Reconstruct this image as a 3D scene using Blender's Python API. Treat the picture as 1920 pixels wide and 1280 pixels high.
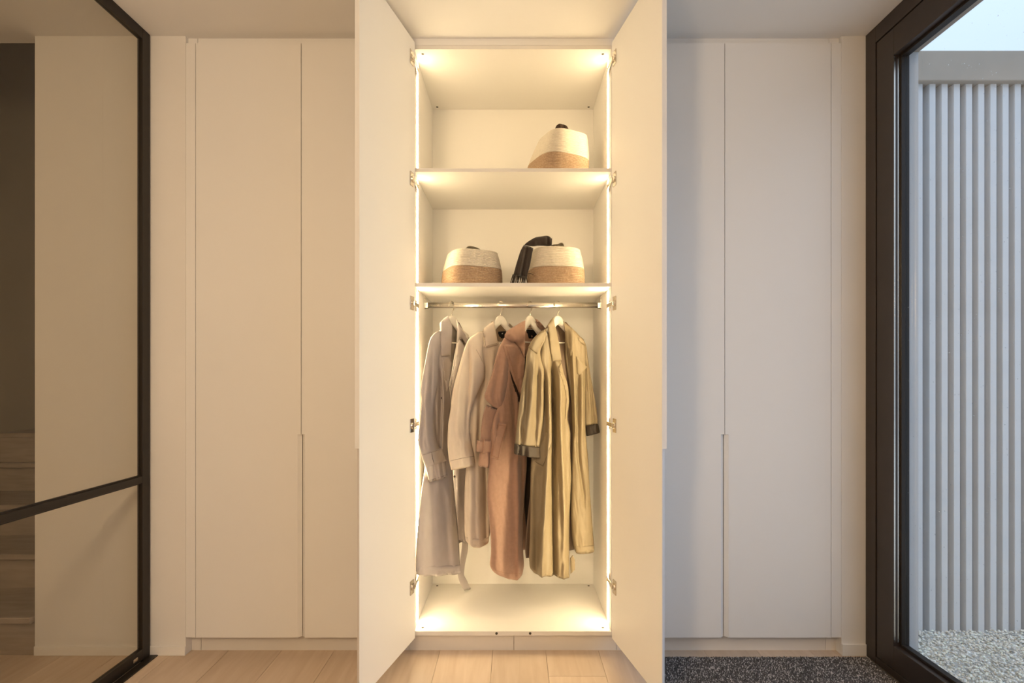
import bpy, bmesh, math, random
import numpy as np
from mathutils import Vector, Matrix, noise as mnoise
from mathutils.bvhtree import BVHTree
from mathutils.geometry import delaunay_2d_cdt

random.seed(7)
for o in list(bpy.data.objects):
    bpy.data.objects.remove(o)
SC = bpy.context.scene
COL = SC.collection
PI = math.pi

# ------------------------------------------------------------------ camera
F, CX, CY, H = 990.0, 963.0, 702.0, 1.325      # focal length in px, vanishing point, eye height
cam_d = bpy.data.cameras.new('camera')
cam = bpy.data.objects.new('camera', cam_d)
COL.objects.link(cam)
cam.location = (0, 0, H)
cam.rotation_euler = (PI / 2, 0, 0)
cam_d.sensor_fit = 'HORIZONTAL'
cam_d.sensor_width = 36.0
cam_d.lens = 36.0 * F / 1920.0
cam_d.shift_x = -(CX - 960.0) / 1920.0
cam_d.shift_y = (CY - 640.0) / 1920.0
cam_d.clip_start = 0.02
SC.camera = cam

# ------------------------------------------------------------------ sky and exposure
SKY = 0.96
wd = bpy.data.worlds.new('overcast_sky')
SC.world = wd
wd.use_nodes = True
nt = wd.node_tree
nt.nodes.clear()
wo = nt.nodes.new('ShaderNodeOutputWorld')
bg = nt.nodes.new('ShaderNodeBackground')
tc = nt.nodes.new('ShaderNodeTexCoord')
sx = nt.nodes.new('ShaderNodeSeparateXYZ')
mr = nt.nodes.new('ShaderNodeMapRange')         # overcast: zenith brighter than horizon
mr.inputs['From Min'].default_value = 0.0
mr.inputs['From Max'].default_value = 1.0
mr.inputs['To Min'].default_value = SKY * 0.55
mr.inputs['To Max'].default_value = SKY * 1.65
bg.inputs['Color'].default_value = (0.555, 0.695, 0.90, 1)
nt.links.new(tc.outputs['Generated'], sx.inputs[0])
nt.links.new(sx.outputs['Z'], mr.inputs['Value'])
nt.links.new(mr.outputs[0], bg.inputs['Strength'])
nt.links.new(bg.outputs[0], wo.inputs[0])

SC.view_settings.view_transform = 'Standard'
SC.view_settings.look = 'None'
SC.view_settings.exposure = 0.52
SC.view_settings.gamma = 1.0
SC.view_settings.use_curve_mapping = False

LED_COL, LED_STR = (1.0, 0.785, 0.46), 27.0
FILL_COL, FILL_STR = (1.0, 0.73, 0.45), 48.0
HALL_FILL_STR = 10.0

# ------------------------------------------------------------------ helpers
def W(px, py, d):
    return Vector(((px - CX) / F * d, d, H - (py - CY) / F * d))

def tag(o, label=None, cat=None, group=None, kind=None):
    if label: o['label'] = label
    if cat: o['category'] = cat
    if group: o['group'] = group
    if kind: o['kind'] = kind
    return o

def thing(name, loc, label, cat, group=None, kind=None):
    o = bpy.data.objects.new(name, None)
    COL.objects.link(o)
    o.location = loc
    o.empty_display_size = 0.05
    return tag(o, label, cat, group, kind)

def world_loc(o):
    v = Vector((0, 0, 0))
    while o is not None:
        v = v + Vector(o.location)
        o = o.parent
    return v

def link(name, me, mat=None, parent=None, loc=None, smooth=False, shift=True):
    """mesh in world coordinates -> object whose origin is loc (or the parent's origin)"""
    o = bpy.data.objects.new(name, me)
    COL.objects.link(o)
    if parent is not None:
        o.parent = parent
        base = world_loc(parent)
    else:
        base = Vector(loc) if loc is not None else Vector((0, 0, 0))
        o.location = base
    if shift:
        me.transform(Matrix.Translation(-base))
    if mat is not None and not me.materials:
        me.materials.append(mat)
    if smooth:
        for p in me.polygons: p.use_smooth = True
    return o

def mesh_bm(bm, name='m'):
    me = bpy.data.meshes.new(name)
    bm.normal_update()
    bm.to_mesh(me)
    bm.free()
    return me

def mesh_py(v, f, name='m'):
    me = bpy.data.meshes.new(name)
    me.from_pydata([tuple(a) for a in v], [], [tuple(a) for a in f])
    me.update()
    bm = bmesh.new(); bm.from_mesh(me)
    bmesh.ops.recalc_face_normals(bm, faces=bm.faces)
    bm.to_mesh(me); bm.free()
    return me

def box(bm, x0, x1, y0, y1, z0, z1, mtx=None, bevel=0.0):
    r = bmesh.ops.create_cube(bm, size=1)
    vs = r['verts']
    for v in vs:
        v.co = Vector((x0 + (v.co.x + .5) * (x1 - x0), y0 + (v.co.y + .5) * (y1 - y0), z0 + (v.co.z + .5) * (z1 - z0)))
        if mtx is not None: v.co = mtx @ v.co
    if bevel > 0:
        es = list({e for v in vs for e in v.link_edges})
        bmesh.ops.bevel(bm, geom=es, offset=bevel, segments=1, affect='EDGES')

def boxes(name, lst, mat, parent=None, loc=None, bevel=0.0, mtx=None):
    bm = bmesh.new()
    for b in lst: box(bm, *b, bevel=bevel, mtx=mtx)
    return link(name, mesh_bm(bm, name), mat, parent, loc)

def prism(bm, poly, z0, z1, mtx=None):
    """poly: xy list (closed), extruded in z"""
    a = [bm.verts.new(Vector((x, y, z0))) for x, y in poly]
    b = [bm.verts.new(Vector((x, y, z1))) for x, y in poly]
    n = len(poly)
    bm.faces.new(a[::-1]); bm.faces.new(b)
    for i in range(n):
        bm.faces.new((a[i], a[(i + 1) % n], b[(i + 1) % n], b[i]))
    if mtx is not None:
        for v in a + b: v.co = mtx @ v.co
    bmesh.ops.recalc_face_normals(bm, faces=bm.faces)

def cyl(bm, p0, p1, r0, r1=None, n=12):
    r1 = r0 if r1 is None else r1
    p0, p1 = Vector(p0), Vector(p1)
    d = p1 - p0
    M = Matrix.Translation((p0 + p1) / 2) @ d.to_track_quat('Z', 'Y').to_matrix().to_4x4()
    bmesh.ops.create_cone(bm, cap_ends=True, segments=n, radius1=r0, radius2=r1, depth=d.length, matrix=M)

def sweep(pts, r, n=8):
    """round tube along points -> verts, faces"""
    V, Fc = [], []
    pts = [Vector(p) for p in pts]
    up = Vector((0.31, 0.87, 0.2))
    for i, p in enumerate(pts):
        t = (pts[min(i + 1, len(pts) - 1)] - pts[max(i - 1, 0)]).normalized()
        a = t.cross(up).normalized(); b = t.cross(a)
        rr = r[i] if isinstance(r, (list, tuple)) else r
        for k in range(n):
            an = 2 * PI * k / n
            V.append(p + a * (math.cos(an) * rr) + b * (math.sin(an) * rr))
    for i in range(len(pts) - 1):
        for k in range(n):
            Fc.append((i * n + k, i * n + (k + 1) % n, (i + 1) * n + (k + 1) % n, (i + 1) * n + k))
    Fc.append(tuple(range(n))[::-1])
    Fc.append(tuple((len(pts) - 1) * n + k for k in range(n)))
    return V, Fc

# ------------------------------------------------------------------ materials
def mat(name, col, rough=0.6, metal=0.0, spec=0.5, var=0.0, vscale=8.0, bump=0.0, bscale=200.0, stretch=(1, 1, 1), col2=None, sheen=0.0, detail=4.0):
    m = bpy.data.materials.new(name)
    m.use_nodes = True
    N, L = m.node_tree.nodes, m.node_tree.links
    p = N['Principled BSDF']
    p.inputs['Base Color'].default_value = (*col, 1)
    p.inputs['Roughness'].default_value = rough
    p.inputs['Metallic'].default_value = metal
    p.inputs['Specular IOR Level'].default_value = spec
    if sheen: p.inputs['Sheen Weight'].default_value = sheen
    if var > 0 or bump > 0:
        t = N.new('ShaderNodeTexCoord'); mp = N.new('ShaderNodeMapping')
        mp.inputs['Scale'].default_value = stretch
        L.new(t.outputs['Object'], mp.inputs[0])
    if var > 0:
        nz = N.new('ShaderNodeTexNoise'); nz.inputs['Scale'].default_value = vscale; nz.inputs['Detail'].default_value = detail
        L.new(mp.outputs[0], nz.inputs['Vector'])
        rp = N.new('ShaderNodeMix'); rp.data_type = 'RGBA'
        c2 = col2 if col2 else tuple(c * (1 - var) for c in col)
        rp.inputs[6].default_value = (*col, 1); rp.inputs[7].default_value = (*c2, 1)
        mm = N.new('ShaderNodeMapRange'); mm.inputs['From Min'].default_value = .3; mm.inputs['From Max'].default_value = .7
        L.new(nz.outputs['Fac'], mm.inputs['Value'])
        L.new(mm.outputs[0], rp.inputs[0]); L.new(rp.outputs[2], p.inputs['Base Color'])
    if bump > 0:
        n2 = N.new('ShaderNodeTexNoise'); n2.inputs['Scale'].default_value = bscale; n2.inputs['Detail'].default_value = 2
        L.new(mp.outputs[0], n2.inputs['Vector'])
        b = N.new('ShaderNodeBump'); b.inputs['Strength'].default_value = bump; b.inputs['Distance'].default_value = 0.002
        L.new(n2.outputs['Fac'], b.inputs['Height']); L.new(b.outputs[0], p.inputs['Normal'])
    return m

def emit(name, col, s):
    m = bpy.data.materials.new(name); m.use_nodes = True
    N, L = m.node_tree.nodes, m.node_tree.links
    p = N['Principled BSDF']
    p.inputs['Base Color'].default_value = (.9, .9, .9, 1)
    p.inputs['Emission Color'].default_value = (*col, 1)
    p.inputs['Emission Strength'].default_value = s
    return m

def glass(name, tint, gloss=1.0):
    """thin pane: tinted transmission plus fresnel reflection"""
    m = bpy.data.materials.new(name); m.use_nodes = True
    N, L = m.node_tree.nodes, m.node_tree.links
    N.remove(N['Principled BSDF'])
    out = N['Material Output']
    tr = N.new('ShaderNodeBsdfTransparent'); tr.inputs[0].default_value = (*tint, 1)
    gl = N.new('ShaderNodeBsdfGlossy'); gl.inputs['Roughness'].default_value = 0.01
    gl.inputs['Color'].default_value = (gloss, gloss, gloss, 1)
    fr = N.new('ShaderNodeFresnel'); fr.inputs['IOR'].default_value = 1.45
    mx = N.new('ShaderNodeMixShader')
    ge = N.new('ShaderNodeNewGeometry')              # reflect at the entry face only, no false total reflection inside the pane
    sb = N.new('ShaderNodeMath'); sb.operation = 'SUBTRACT'; sb.inputs[0].default_value = 1.0
    mu = N.new('ShaderNodeMath'); mu.operation = 'MULTIPLY'
    L.new(ge.outputs['Backfacing'], sb.inputs[1]); L.new(sb.outputs[0], mu.inputs[0]); L.new(fr.outputs[0], mu.inputs[1])
    L.new(mu.outputs[0], mx.inputs[0]); L.new(tr.outputs[0], mx.inputs[1]); L.new(gl.outputs[0], mx.inputs[2])
    L.new(mx.outputs[0], out.inputs[0])
    return m

M = {}
M['wall'] = mat('wall_paint', (.87, .845, .81), .85, var=.03, vscale=3, bump=.05, bscale=300)
M['ceil'] = mat('ceiling_paint', (.88, .86, .83), .9, var=.03, vscale=2)
M['front'] = mat('white_lacquer', (.90, .885, .865), .42, spec=.6, var=.015, vscale=1.5)
M['carc'] = mat('white_melamine', (.87, .84, .79), .45, spec=.4, var=.015, vscale=2)
M['plinth'] = mat('plinth_board', (.78, .74, .69), .5, var=.02, vscale=2)
M['gapdark'] = mat('carcass_edge', (.40, .34, .27), .8, var=.1)
M['black'] = mat('dark_bronze_metal', (.022, .016, .011), .42, spec=.4, var=.15, vscale=20)
M['sash'] = mat('dark_brown_aluminium', (.040, .028, .021), .32, spec=.5, var=.12, vscale=14)
M['chrome'] = mat('nickel', (.72, .66, .58), .22, metal=1.0, var=.05, vscale=30)
M['rod'] = mat('satin_rail', (.70, .66, .60), .25, metal=1.0, var=.04, vscale=30)
M['cap'] = mat('dark_plastic', (.05, .04, .03), .5, var=.1)
M['led'] = emit('led_diffuser', LED_COL, LED_STR)
M['led_long'] = emit('led_diffuser_long_run', LED_COL, LED_STR * 1.65)
M['pane'] = glass('clear_pane', (.98, .99, .99))
M['smoke'] = glass('smoked_pane', (.90, .895, .87))
M['oak'] = None
M['hook'] = mat('hook_steel', (.75, .70, .62), .25, metal=1.0, var=.04, vscale=40)
M['hanger'] = mat('hanger_lacquer', (.86, .82, .74), .4, var=.03, vscale=20)
M['gravelbase'] = mat('gravel_ground', (.80, .79, .75), .95, var=.22, vscale=60)
M['render'] = mat('outside_plaster', (.62, .62, .62), .8, var=.05, vscale=6)
M['coping'] = mat('coping_plaster', (.47, .39, .31), .85, var=.08, vscale=7)
M['rib'] = mat('ribbed_cladding', (.76, .75, .74), .55, var=.07, vscale=5)
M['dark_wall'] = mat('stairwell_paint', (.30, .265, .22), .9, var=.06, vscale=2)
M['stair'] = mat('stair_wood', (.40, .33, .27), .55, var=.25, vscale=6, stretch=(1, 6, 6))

def oak_mat():
    m = bpy.data.materials.new('oak_plank'); m.use_nodes = True
    N, L = m.node_tree.nodes, m.node_tree.links
    p = N['Principled BSDF']; p.inputs['Roughness'].default_value = .48
    p.inputs['Specular IOR Level'].default_value = .35
    t = N.new('ShaderNodeTexCoord'); mp = N.new('ShaderNodeMapping'); mp.inputs['Scale'].default_value = (14, 1.3, 14)
    oi = N.new('ShaderNodeObjectInfo')
    ad = N.new('ShaderNodeVectorMath'); ad.operation = 'ADD'
    L.new(t.outputs['Object'], ad.inputs[0])
    sc = N.new('ShaderNodeVectorMath'); sc.operation = 'SCALE'; sc.inputs['Scale'].default_value = 17.0
    L.new(oi.outputs['Random'], sc.inputs[0]); L.new(sc.outputs[0], ad.inputs[1])
    L.new(ad.outputs[0], mp.inputs[0])
    nz = N.new('ShaderNodeTexNoise'); nz.inputs['Scale'].default_value = 2.2; nz.inputs['Detail'].default_value = 7; nz.inputs['Distortion'].default_value = .7
    L.new(mp.outputs[0], nz.inputs['Vector'])
    cr = N.new('ShaderNodeValToRGB')
    cr.color_ramp.elements[0].position = .28; cr.color_ramp.elements[0].color = (.62, .480, .355, 1)
    cr.color_ramp.elements[1].position = .68; cr.color_ramp.elements[1].color = (.70, .565, .440, 1)
    L.new(nz.outputs['Fac'], cr.inputs[0])
    hv = N.new('ShaderNodeHueSaturation')
    mr_ = N.new('ShaderNodeMapRange'); mr_.inputs['To Min'].default_value = .90; mr_.inputs['To Max'].default_value = 1.08
    L.new(oi.outputs['Random'], mr_.inputs['Value']); L.new(mr_.outputs[0], hv.inputs['Value'])
    L.new(cr.outputs[0], hv.inputs['Color']); L.new(hv.outputs[0], p.inputs['Base Color'])
    b = N.new('ShaderNodeBump'); b.inputs['Strength'].default_value = .12; b.inputs['Distance'].default_value = .001
    L.new(nz.outputs['Fac'], b.inputs['Height']); L.new(b.outputs[0], p.inputs['Normal'])
    return m
M['oak'] = oak_mat()

# ------------------------------------------------------------------ key dimensions
D0 = 2.494          # plane of the closed door fronts and of the wall piers
DC = 2.513          # carcass fronts
DB = 3.085          # inside face of the back panels
DP = 2.540          # plinth
CEIL = 2.9245
ZD0, ZD1 = 0.083, 2.8905   # door bottom / top
ZH = 1.043          # top of the chamfered grip
XL, XR = -1.7125, 1.6625   # glass partition plane, window wall plane
XPL0, XPL1 = -2.262, -1.549
XPR = 1.549

# ------------------------------------------------------------------ structure
floor = boxes('floor', [(-4.4, 1.84, -2.3, 3.16, -.10, -.018)], M['gapdark'], loc=(0, 0, 0))
tag(floor, 'pale oak plank floor running under the wardrobes', 'floor', kind='structure')
PITCH = .2535
k = -13
while True:
    x0 = -.1 + k * PITCH
    if x0 > 1.66: break
    x1 = min(x0 + PITCH, 1.66); x0c = max(x0, -4.39)
    joint = 2.32 if k == 1 else random.uniform(.2, 2.05)
    ends = [-2.29, joint - 1.9 if joint - 1.9 > -2.2 else -2.29, joint, 2.60]
    ends = sorted(set(ends))
    for a, b in zip(ends[:-1], ends[1:]):
        if x0 >= .63 - .0:
            a2, b2 = a, b          # the mat lies in this area; keep only the strip behind it
            if b2 <= 2.484: continue
            a2 = max(a2, 2.4845)
            segs = [(x0c, x1, a2, b2)]
        elif x1 > .63:
            segs = [(x0c, .63, a, b)]
            if b > 2.4845: segs.append((.63, x1, max(a, 2.4845), b))
        else:
            segs = [(x0c, x1, a, b)]
        for (xa, xb, ya, yb) in segs:
            if xb - xa < .004 or yb - ya < .004: continue
            bm = bmesh.new()
            box(bm, xa + .0006, xb - .0006, ya + .0006, yb - .0006, -.0175, 0, bevel=.0008)
            link('plank', mesh_bm(bm, 'plank'), M['oak'], floor)
    k += 1

ceiling = boxes('ceiling', [(-4.4, 1.84, -2.3, 2.55, CEIL, CEIL + .1), (XPL0, 1.84, 2.55, 3.16, CEIL, CEIL + .1)], M['ceil'])
tag(ceiling, 'plain white ceiling above the wardrobes', 'ceiling', kind='structure')
wl = boxes('wall_left', [(XPL0, XPL1, D0, 3.16, 0, CEIL)], M['wall'], bevel=.001)
tag(wl, 'white wall end beside the left wardrobe, partly behind smoked glass', 'wall', kind='structure')
wr = boxes('wall_right', [(XPR, XR, D0, 3.16, 0, CEIL), (XR, 1.84, D0 + .001, 3.16, -.1, CEIL + .1)], M['wall'], bevel=.001)
tag(wr, 'narrow white wall end between right wardrobe and dark window frame', 'wall', kind='structure')
ws = boxes('wall_window_side', [(XR, 1.84, -2.3, -.80, -.1, CEIL + .1)], M['wall'])
tag(ws, 'white wall continuing beyond the big window, towards the viewer', 'wall', kind='structure')
wb = boxes('wall_back', [(-4.4, 1.84, -2.42, -2.3, -.1, CEIL + .1)], M['wall'])
tag(wb, 'white wall behind the viewer', 'wall', kind='structure')
wc = boxes('wall_behind_wardrobes', [(XPL0, 1.84, 3.16, 3.22, -.1, CEIL + .1)], M['wall'])
tag(wc, 'wall hidden behind the row of wardrobes', 'wall', kind='structure')
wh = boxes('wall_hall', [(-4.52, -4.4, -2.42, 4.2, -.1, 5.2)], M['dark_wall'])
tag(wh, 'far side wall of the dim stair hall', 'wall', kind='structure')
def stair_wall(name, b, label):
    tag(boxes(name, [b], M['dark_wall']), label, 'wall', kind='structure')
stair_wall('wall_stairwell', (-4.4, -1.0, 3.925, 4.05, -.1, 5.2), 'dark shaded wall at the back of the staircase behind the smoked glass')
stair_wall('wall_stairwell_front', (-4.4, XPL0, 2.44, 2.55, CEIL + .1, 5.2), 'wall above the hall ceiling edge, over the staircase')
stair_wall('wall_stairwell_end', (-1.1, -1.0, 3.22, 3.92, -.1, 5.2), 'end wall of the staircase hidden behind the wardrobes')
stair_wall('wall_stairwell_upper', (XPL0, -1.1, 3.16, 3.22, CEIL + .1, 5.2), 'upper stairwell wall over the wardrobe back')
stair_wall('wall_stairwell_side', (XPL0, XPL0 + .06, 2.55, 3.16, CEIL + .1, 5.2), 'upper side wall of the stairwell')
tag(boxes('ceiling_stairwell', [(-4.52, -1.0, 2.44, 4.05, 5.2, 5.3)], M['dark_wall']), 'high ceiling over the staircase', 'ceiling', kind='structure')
bl = boxes('baseboard_left', [(XPL0, XPL1 - .0, D0 - .006, D0, 0, .043)], M['wall'], bevel=.0015)
tag(bl, 'low white baseboard along the wall end by the left wardrobe', 'baseboard', kind='structure')
br = boxes('baseboard_right', [(XPR, XR, D0 - .009, D0, 0, .055)], M['wall'], bevel=.0015)
tag(br, 'low white baseboard on the narrow wall end by the window', 'baseboard', kind='structure')

# ------------------------------------------------------------------ staircase in the dim hall
st = thing('staircase', (-3.2, 2.5, 0), 'dim wooden staircase seen through the smoked glass at the left edge', 'staircase')
ys = [2.485, 2.815, 3.13, 3.49]
RISE = .185
for i, y in enumerate(ys):
    y1 = ys[i + 1] + .02 if i < 3 else 3.918
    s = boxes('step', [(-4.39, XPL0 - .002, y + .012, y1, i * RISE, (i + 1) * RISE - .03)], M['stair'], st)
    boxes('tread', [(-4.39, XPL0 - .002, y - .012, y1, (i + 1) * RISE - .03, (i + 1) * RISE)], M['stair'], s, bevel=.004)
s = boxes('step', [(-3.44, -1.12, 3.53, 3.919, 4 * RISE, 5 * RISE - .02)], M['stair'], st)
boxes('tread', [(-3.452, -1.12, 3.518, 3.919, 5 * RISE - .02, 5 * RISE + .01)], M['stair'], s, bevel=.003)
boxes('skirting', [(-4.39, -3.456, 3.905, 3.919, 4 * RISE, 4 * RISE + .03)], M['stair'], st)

# ------------------------------------------------------------------ wardrobes
X0, X1, X2, X3 = -1.5025, -.5035, .4955, 1.500
T = .019

def door_bm(w, side, pivot, ang):
    """hinge at local origin on the inner face; front face at -y; side=+1 extends to +x, -1 to -x"""
    bm = bmesh.new()
    Mx = Matrix.Translation(pivot) @ Matrix.Rotation(ang, 4, 'Z')
    s = side
    up = [(0, 0), (s * w, 0), (s * w, -T), (0, -T)]
    lo = [(0, 0), (s * w, 0), (s * (w), -.002), (s * (w - .0165), -T), (0, -T)]
    prism(bm, up, ZH, ZD1, Mx)
    prism(bm, lo, ZD0, ZH, Mx)
    bmesh.ops.remove_doubles(bm, verts=bm.verts, dist=1e-6)
    return bm, Mx

def hinge(door, Mx, side, z, wall_x, open_):
    """concealed hinge: flange and cup on the door, arm and plate on the carcass side"""
    bm = bmesh.new()
    s = side
    a, b = sorted((s * .018, s * .054))
    box(bm, a, b, 0, .003, z - .031, z + .031, Mx, bevel=.0008)
    p0 = Mx @ Vector((s * .034, .002, z)); p1 = Mx @ Vector((s * .034, .009, z))
    cyl(bm, p0, p1, .0155, .013, 16)
    sg = 1 if wall_x > 0 else -1
    wx = wall_x
    q0 = Mx @ Vector((s * .030, .009, z)); q1 = Vector((wx - sg * .009, DC + .030, z))
    d = (q1 - q0)
    R = d.to_track_quat('Y', 'Z').to_matrix().to_4x4()
    box(bm, -.0035, .0035, 0, d.length, -.010, .010, Matrix.Translation(q0) @ R, bevel=.001)
    box(bm, min(wx - sg * .012, wx), max(wx - sg * .012, wx), DC + .018, DC + .058, z - .011, z + .011, bevel=.0012)
    box(bm, min(wx - sg * .003, wx), max(wx - sg * .003, wx), DC + .030, DC + .052, z - .026, z + .026, bevel=.0008)
    cyl(bm, Vector((wx - sg * .0119, DC + .034, z)), Vector((wx - sg * .0135, DC + .034, z)), .004, n=10)
    return link('hinge', mesh_bm(bm, 'hinge'), M['chrome'], door)

def closed_wardrobe(x0, x1, label, filler):
    w = thing('wardrobe', ((x0 + x1) / 2, DC, 0), label, 'wardrobe', 'row of three built-in wardrobes')
    boxes('carcass', [(x0 + .001, x0 + .02, DC + .001, DB + .01, ZD0, ZD1), (x1 - .02, x1 - .001, DC + .001, DB + .01, ZD0, ZD1),
                      (x0 + .02, x1 - .02, DC + .001, DB + .01, ZD1 - .02, ZD1), (x0 + .02, x1 - .02, DC + .001, DB + .01, ZD0, ZD0 + .02),
                      (x0 + .02, x1 - .02, DB, DB + .01, ZD0 + .02, ZD1 - .02)], M['gapdark'], w)
    mid = (x0 + x1) / 2
    wd_ = mid - x0 - .003
    for side, px in ((1, x0 + .0015), (-1, x1 - .0015)):
        bm, _ = door_bm(wd_, side, Vector((px, DC, 0)), 0)
        link('door', mesh_bm(bm, 'door'), M['front'], w)
    boxes('plinth', [(x0 + .0005, x1 - .0005, DP, DP + .018, 0, ZD0)], M['plinth'], w)
    boxes('top_filler', [(x0 + .0005, x1 - .0005, DC, DC + .018, ZD1 + .001, CEIL - .0005)], M['front'], w)
    fx0, fx1 = filler
    boxes('side_filler', [(fx0, fx1, D0 + .001, DC + .01, ZD0, ZD1)], M['front'], w, bevel=.0006)
    boxes('plinth', [(fx0, fx1, DP, DP + .018, 0, ZD0)], M['plinth'], w)
    boxes('top_filler', [(fx0, fx1, DC, DC + .018, ZD1 + .001, CEIL - .0005)], M['front'], w)
    return w

closed_wardrobe(X0, X1, 'closed white wardrobe beside the smoked glass partition', (XPL1 + .0005, X0 - .0015))
closed_wardrobe(X2, X3, 'closed white wardrobe beside the window, washed by daylight', (X3 + .0015, XPR - .0005))

WC = -.004
IW = .469           # half inner width
wz = thing('wardrobe', (WC, DC, 0), 'open white wardrobe in the middle with lit interior', 'wardrobe', 'row of three built-in wardrobes')
for s in (-1, 1):
    a, b = sorted((WC + s * IW, WC + s * .4985))
    boxes('side_panel', [(a, b, DC, DB, ZD0, ZD1)], M['carc'], wz)
ZB = H - (1183.3 - CY) / (F / DC)      # top of the bottom panel
ZT = H + (CY - 92.3) / (F / DC)        # underside of the top panel
S1T, S1B = H + (CY - 315.3) / (F / DC), H + (CY - 322.2) / (F / DC)
S2T, S2B = H + (CY - 530.3) / (F / DC), H + (CY - 537.3) / (F / DC)
e = .0003
top_p = boxes('top_panel', [(WC - IW + e, WC + IW - e, DC, DB, ZT, ZD1)], M['carc'], wz)
bot_p = boxes('bottom_panel', [(WC - IW + e, WC + IW - e, DC, DB, ZD0, ZB)], M['carc'], wz)
boxes('back_panel', [(WC - IW, WC + IW, DB, DB + .01, ZD0, ZD1)], M['carc'], wz)
sh1 = boxes('shelf', [(WC - IW + e, WC + IW - e, DC - .001, DB, S1B, S1T)], M['carc'], wz, bevel=.0008)
sh2 = boxes('shelf', [(WC - IW + e, WC + IW - e, DC - .001, DB, S2B, S2T)], M['carc'], wz, bevel=.0008)
boxes('top_filler', [(X1 + .001, X2 - .001, DC, DC + .018, ZD1 + .001, CEIL - .0005)], M['front'], wz)
boxes('plinth', [(X1 + .001, .0005, DP, DP + .018, 0, ZD0)], M['plinth'], wz)
boxes('plinth', [(.0025, X2 - .001, DP, DP + .018, 0, ZD0)], M['plinth'], wz)
for s in (-1, 1):
    for (za, zb) in ((S1T, ZT), (S2T, S1B), (ZB, S2B)):
        a, b = sorted((WC + s * IW, WC + s * (IW - .0028)))
        boxes('led_strip', [(a, b, 2.584, 2.606, za + .012, zb - .012)], M['led_long'] if za == ZB else M['led'], wz)
# screw caps in the panel corners
def caps(panel, z, dirn, ys_):
    for (x, y) in ys_:
        bm = bmesh.new()
        cyl(bm, (x, y, z), (x, y, z + dirn * .0012), .0065, n=14)
        link('screw_cap', mesh_bm(bm, 'screw_cap'), M['cap'], panel)
cy4 = [(WC - .435, DC + .037), (WC + .435, DC + .037), (WC - .438, DB - .03), (WC + .438, DB - .03)]
caps(top_p, ZT, -1, cy4); caps(bot_p, ZB, 1, cy4)
for px in (931, 994):
    bm = bmesh.new()
    c = W(px, 1187, DC)
    cyl(bm, c, c + Vector((0, -.004, 0)), .0062, .005, 16)
    link('door_bumper', mesh_bm(bm, 'door_bumper'), M['cap'], bot_p)
# hinged doors standing open
HZ = [H + (CY - y) / 400.5 for y in (112, 338, 569, 797, 1098)]
for side, pv, ang in ((1, Vector((-.4653, 2.490, 0)), -(PI / 2 + math.radians(14.1))), (-1, Vector((.4636, 2.490, 0)), PI / 2 + math.radians(11.6))):
    bm, Mx = door_bm(.497, side, pv, ang)
    dr = link('door', mesh_bm(bm, 'door'), M['front'], wz)
    for z in HZ: hinge(dr, Mx, side, z, WC - side * IW, True)

# hanging rail with end brackets
RY, RZ = 2.80, H + (CY - 572) / (F / 2.80)
bm = bmesh.new()
xa, xb = WC - IW + .006, WC + IW - .006
V_, F_ = [], []
for x in (xa, xb):
    for q in range(24):
        an = 2 * PI * q / 24
        V_.append((x, RY + .0085 * math.cos(an), RZ + .0145 * math.copysign(abs(math.sin(an)) ** .8, math.sin(an))))
for q in range(24): F_.append((q, (q + 1) % 24, 24 + (q + 1) % 24, 24 + q))
F_ += [tuple(range(24)), tuple(range(24, 48))]
rail = link('hanging_rail', mesh_py(V_, F_, 'rail'), M['rod'], wz, smooth=False)
for p in rail.data.polygons: p.use_smooth = len(p.vertices) == 4
for s in (-1, 1):
    xx = WC + s * IW
    bm = bmesh.new()
    a, b = sorted((xx - s * .0005, xx - s * .006))
    box(bm, a, b, RY - .016, RY + .016, RZ - .020, S2B - .001, bevel=.001)
    a, b = sorted((xx - s * .006, xx - s * .020))
    box(bm, a, b, RY - .0115, RY + .0115, RZ - .018, RZ - .0145, bevel=.0005)
    box(bm, a, b, RY - .0115, RY - .0086, RZ - .018, RZ + .012, bevel=.0005)
    box(bm, a, b, RY + .0086, RY + .0115, RZ - .018, RZ + .012, bevel=.0005)
    cyl(bm, (xx - s * .006, RY, S2B - .016), (xx - s * .0075, RY, S2B - .016), .0045, n=10)
    link('rail_bracket', mesh_bm(bm, 'bracket'), M['rod'], rail)

# ------------------------------------------------------------------ smoked glass partition (left)
gp = thing('glass_partition', (XL - .012, 1.6, 0), 'smoked glass partition in a slim black metal frame', 'partition')
GX0, GX1 = XL - .025, XL
boxes('post', [(GX0, GX1, 2.437, D0 - .0065, .0, CEIL)], M['black'], gp, bevel=.001)
boxes('post', [(GX0, GX1, .2, .257, .0, CEIL)], M['black'], gp, bevel=.001)
boxes('top_rail', [(GX0, GX1, .257, 2.437, CEIL - .050, CEIL)], M['black'], gp, bevel=.001)
boxes('bottom_rail', [(GX0, GX1, .257, 2.437, .008, .058)], M['black'], gp, bevel=.001)
boxes('cross_rail', [(GX0, GX1, .257, 2.437, .826, .856)], M['black'], gp, bevel=.001)
boxes('glazing_bead', [(GX0 + .008, GX0 + .017, .257, 2.437, .820, .826), (GX0 + .008, GX0 + .017, .257, 2.437, .856, .862)], M['black'], gp)
boxes('glass_pane', [(XL - .0155, XL - .0095, .258, 2.436, .0585, .8255)], M['smoke'], gp)
boxes('glass_pane', [(XL - .0155, XL - .0095, .258, 2.436, .8565, CEIL - .0505)], M['smoke'], gp)
boxes('floor_track', [(XL + .0, XL + .037, .2, D0 - .0065, .0005, .006)], M['black'], gp, bevel=.0008)
bm = bmesh.new()
cyl(bm, (XL, 2.39, .032), (XL + .004, 2.39, .032), .006, n=14)
box(bm, XL, XL + .003, 2.376, 2.404, .024, .040, bevel=.0008)
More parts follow.
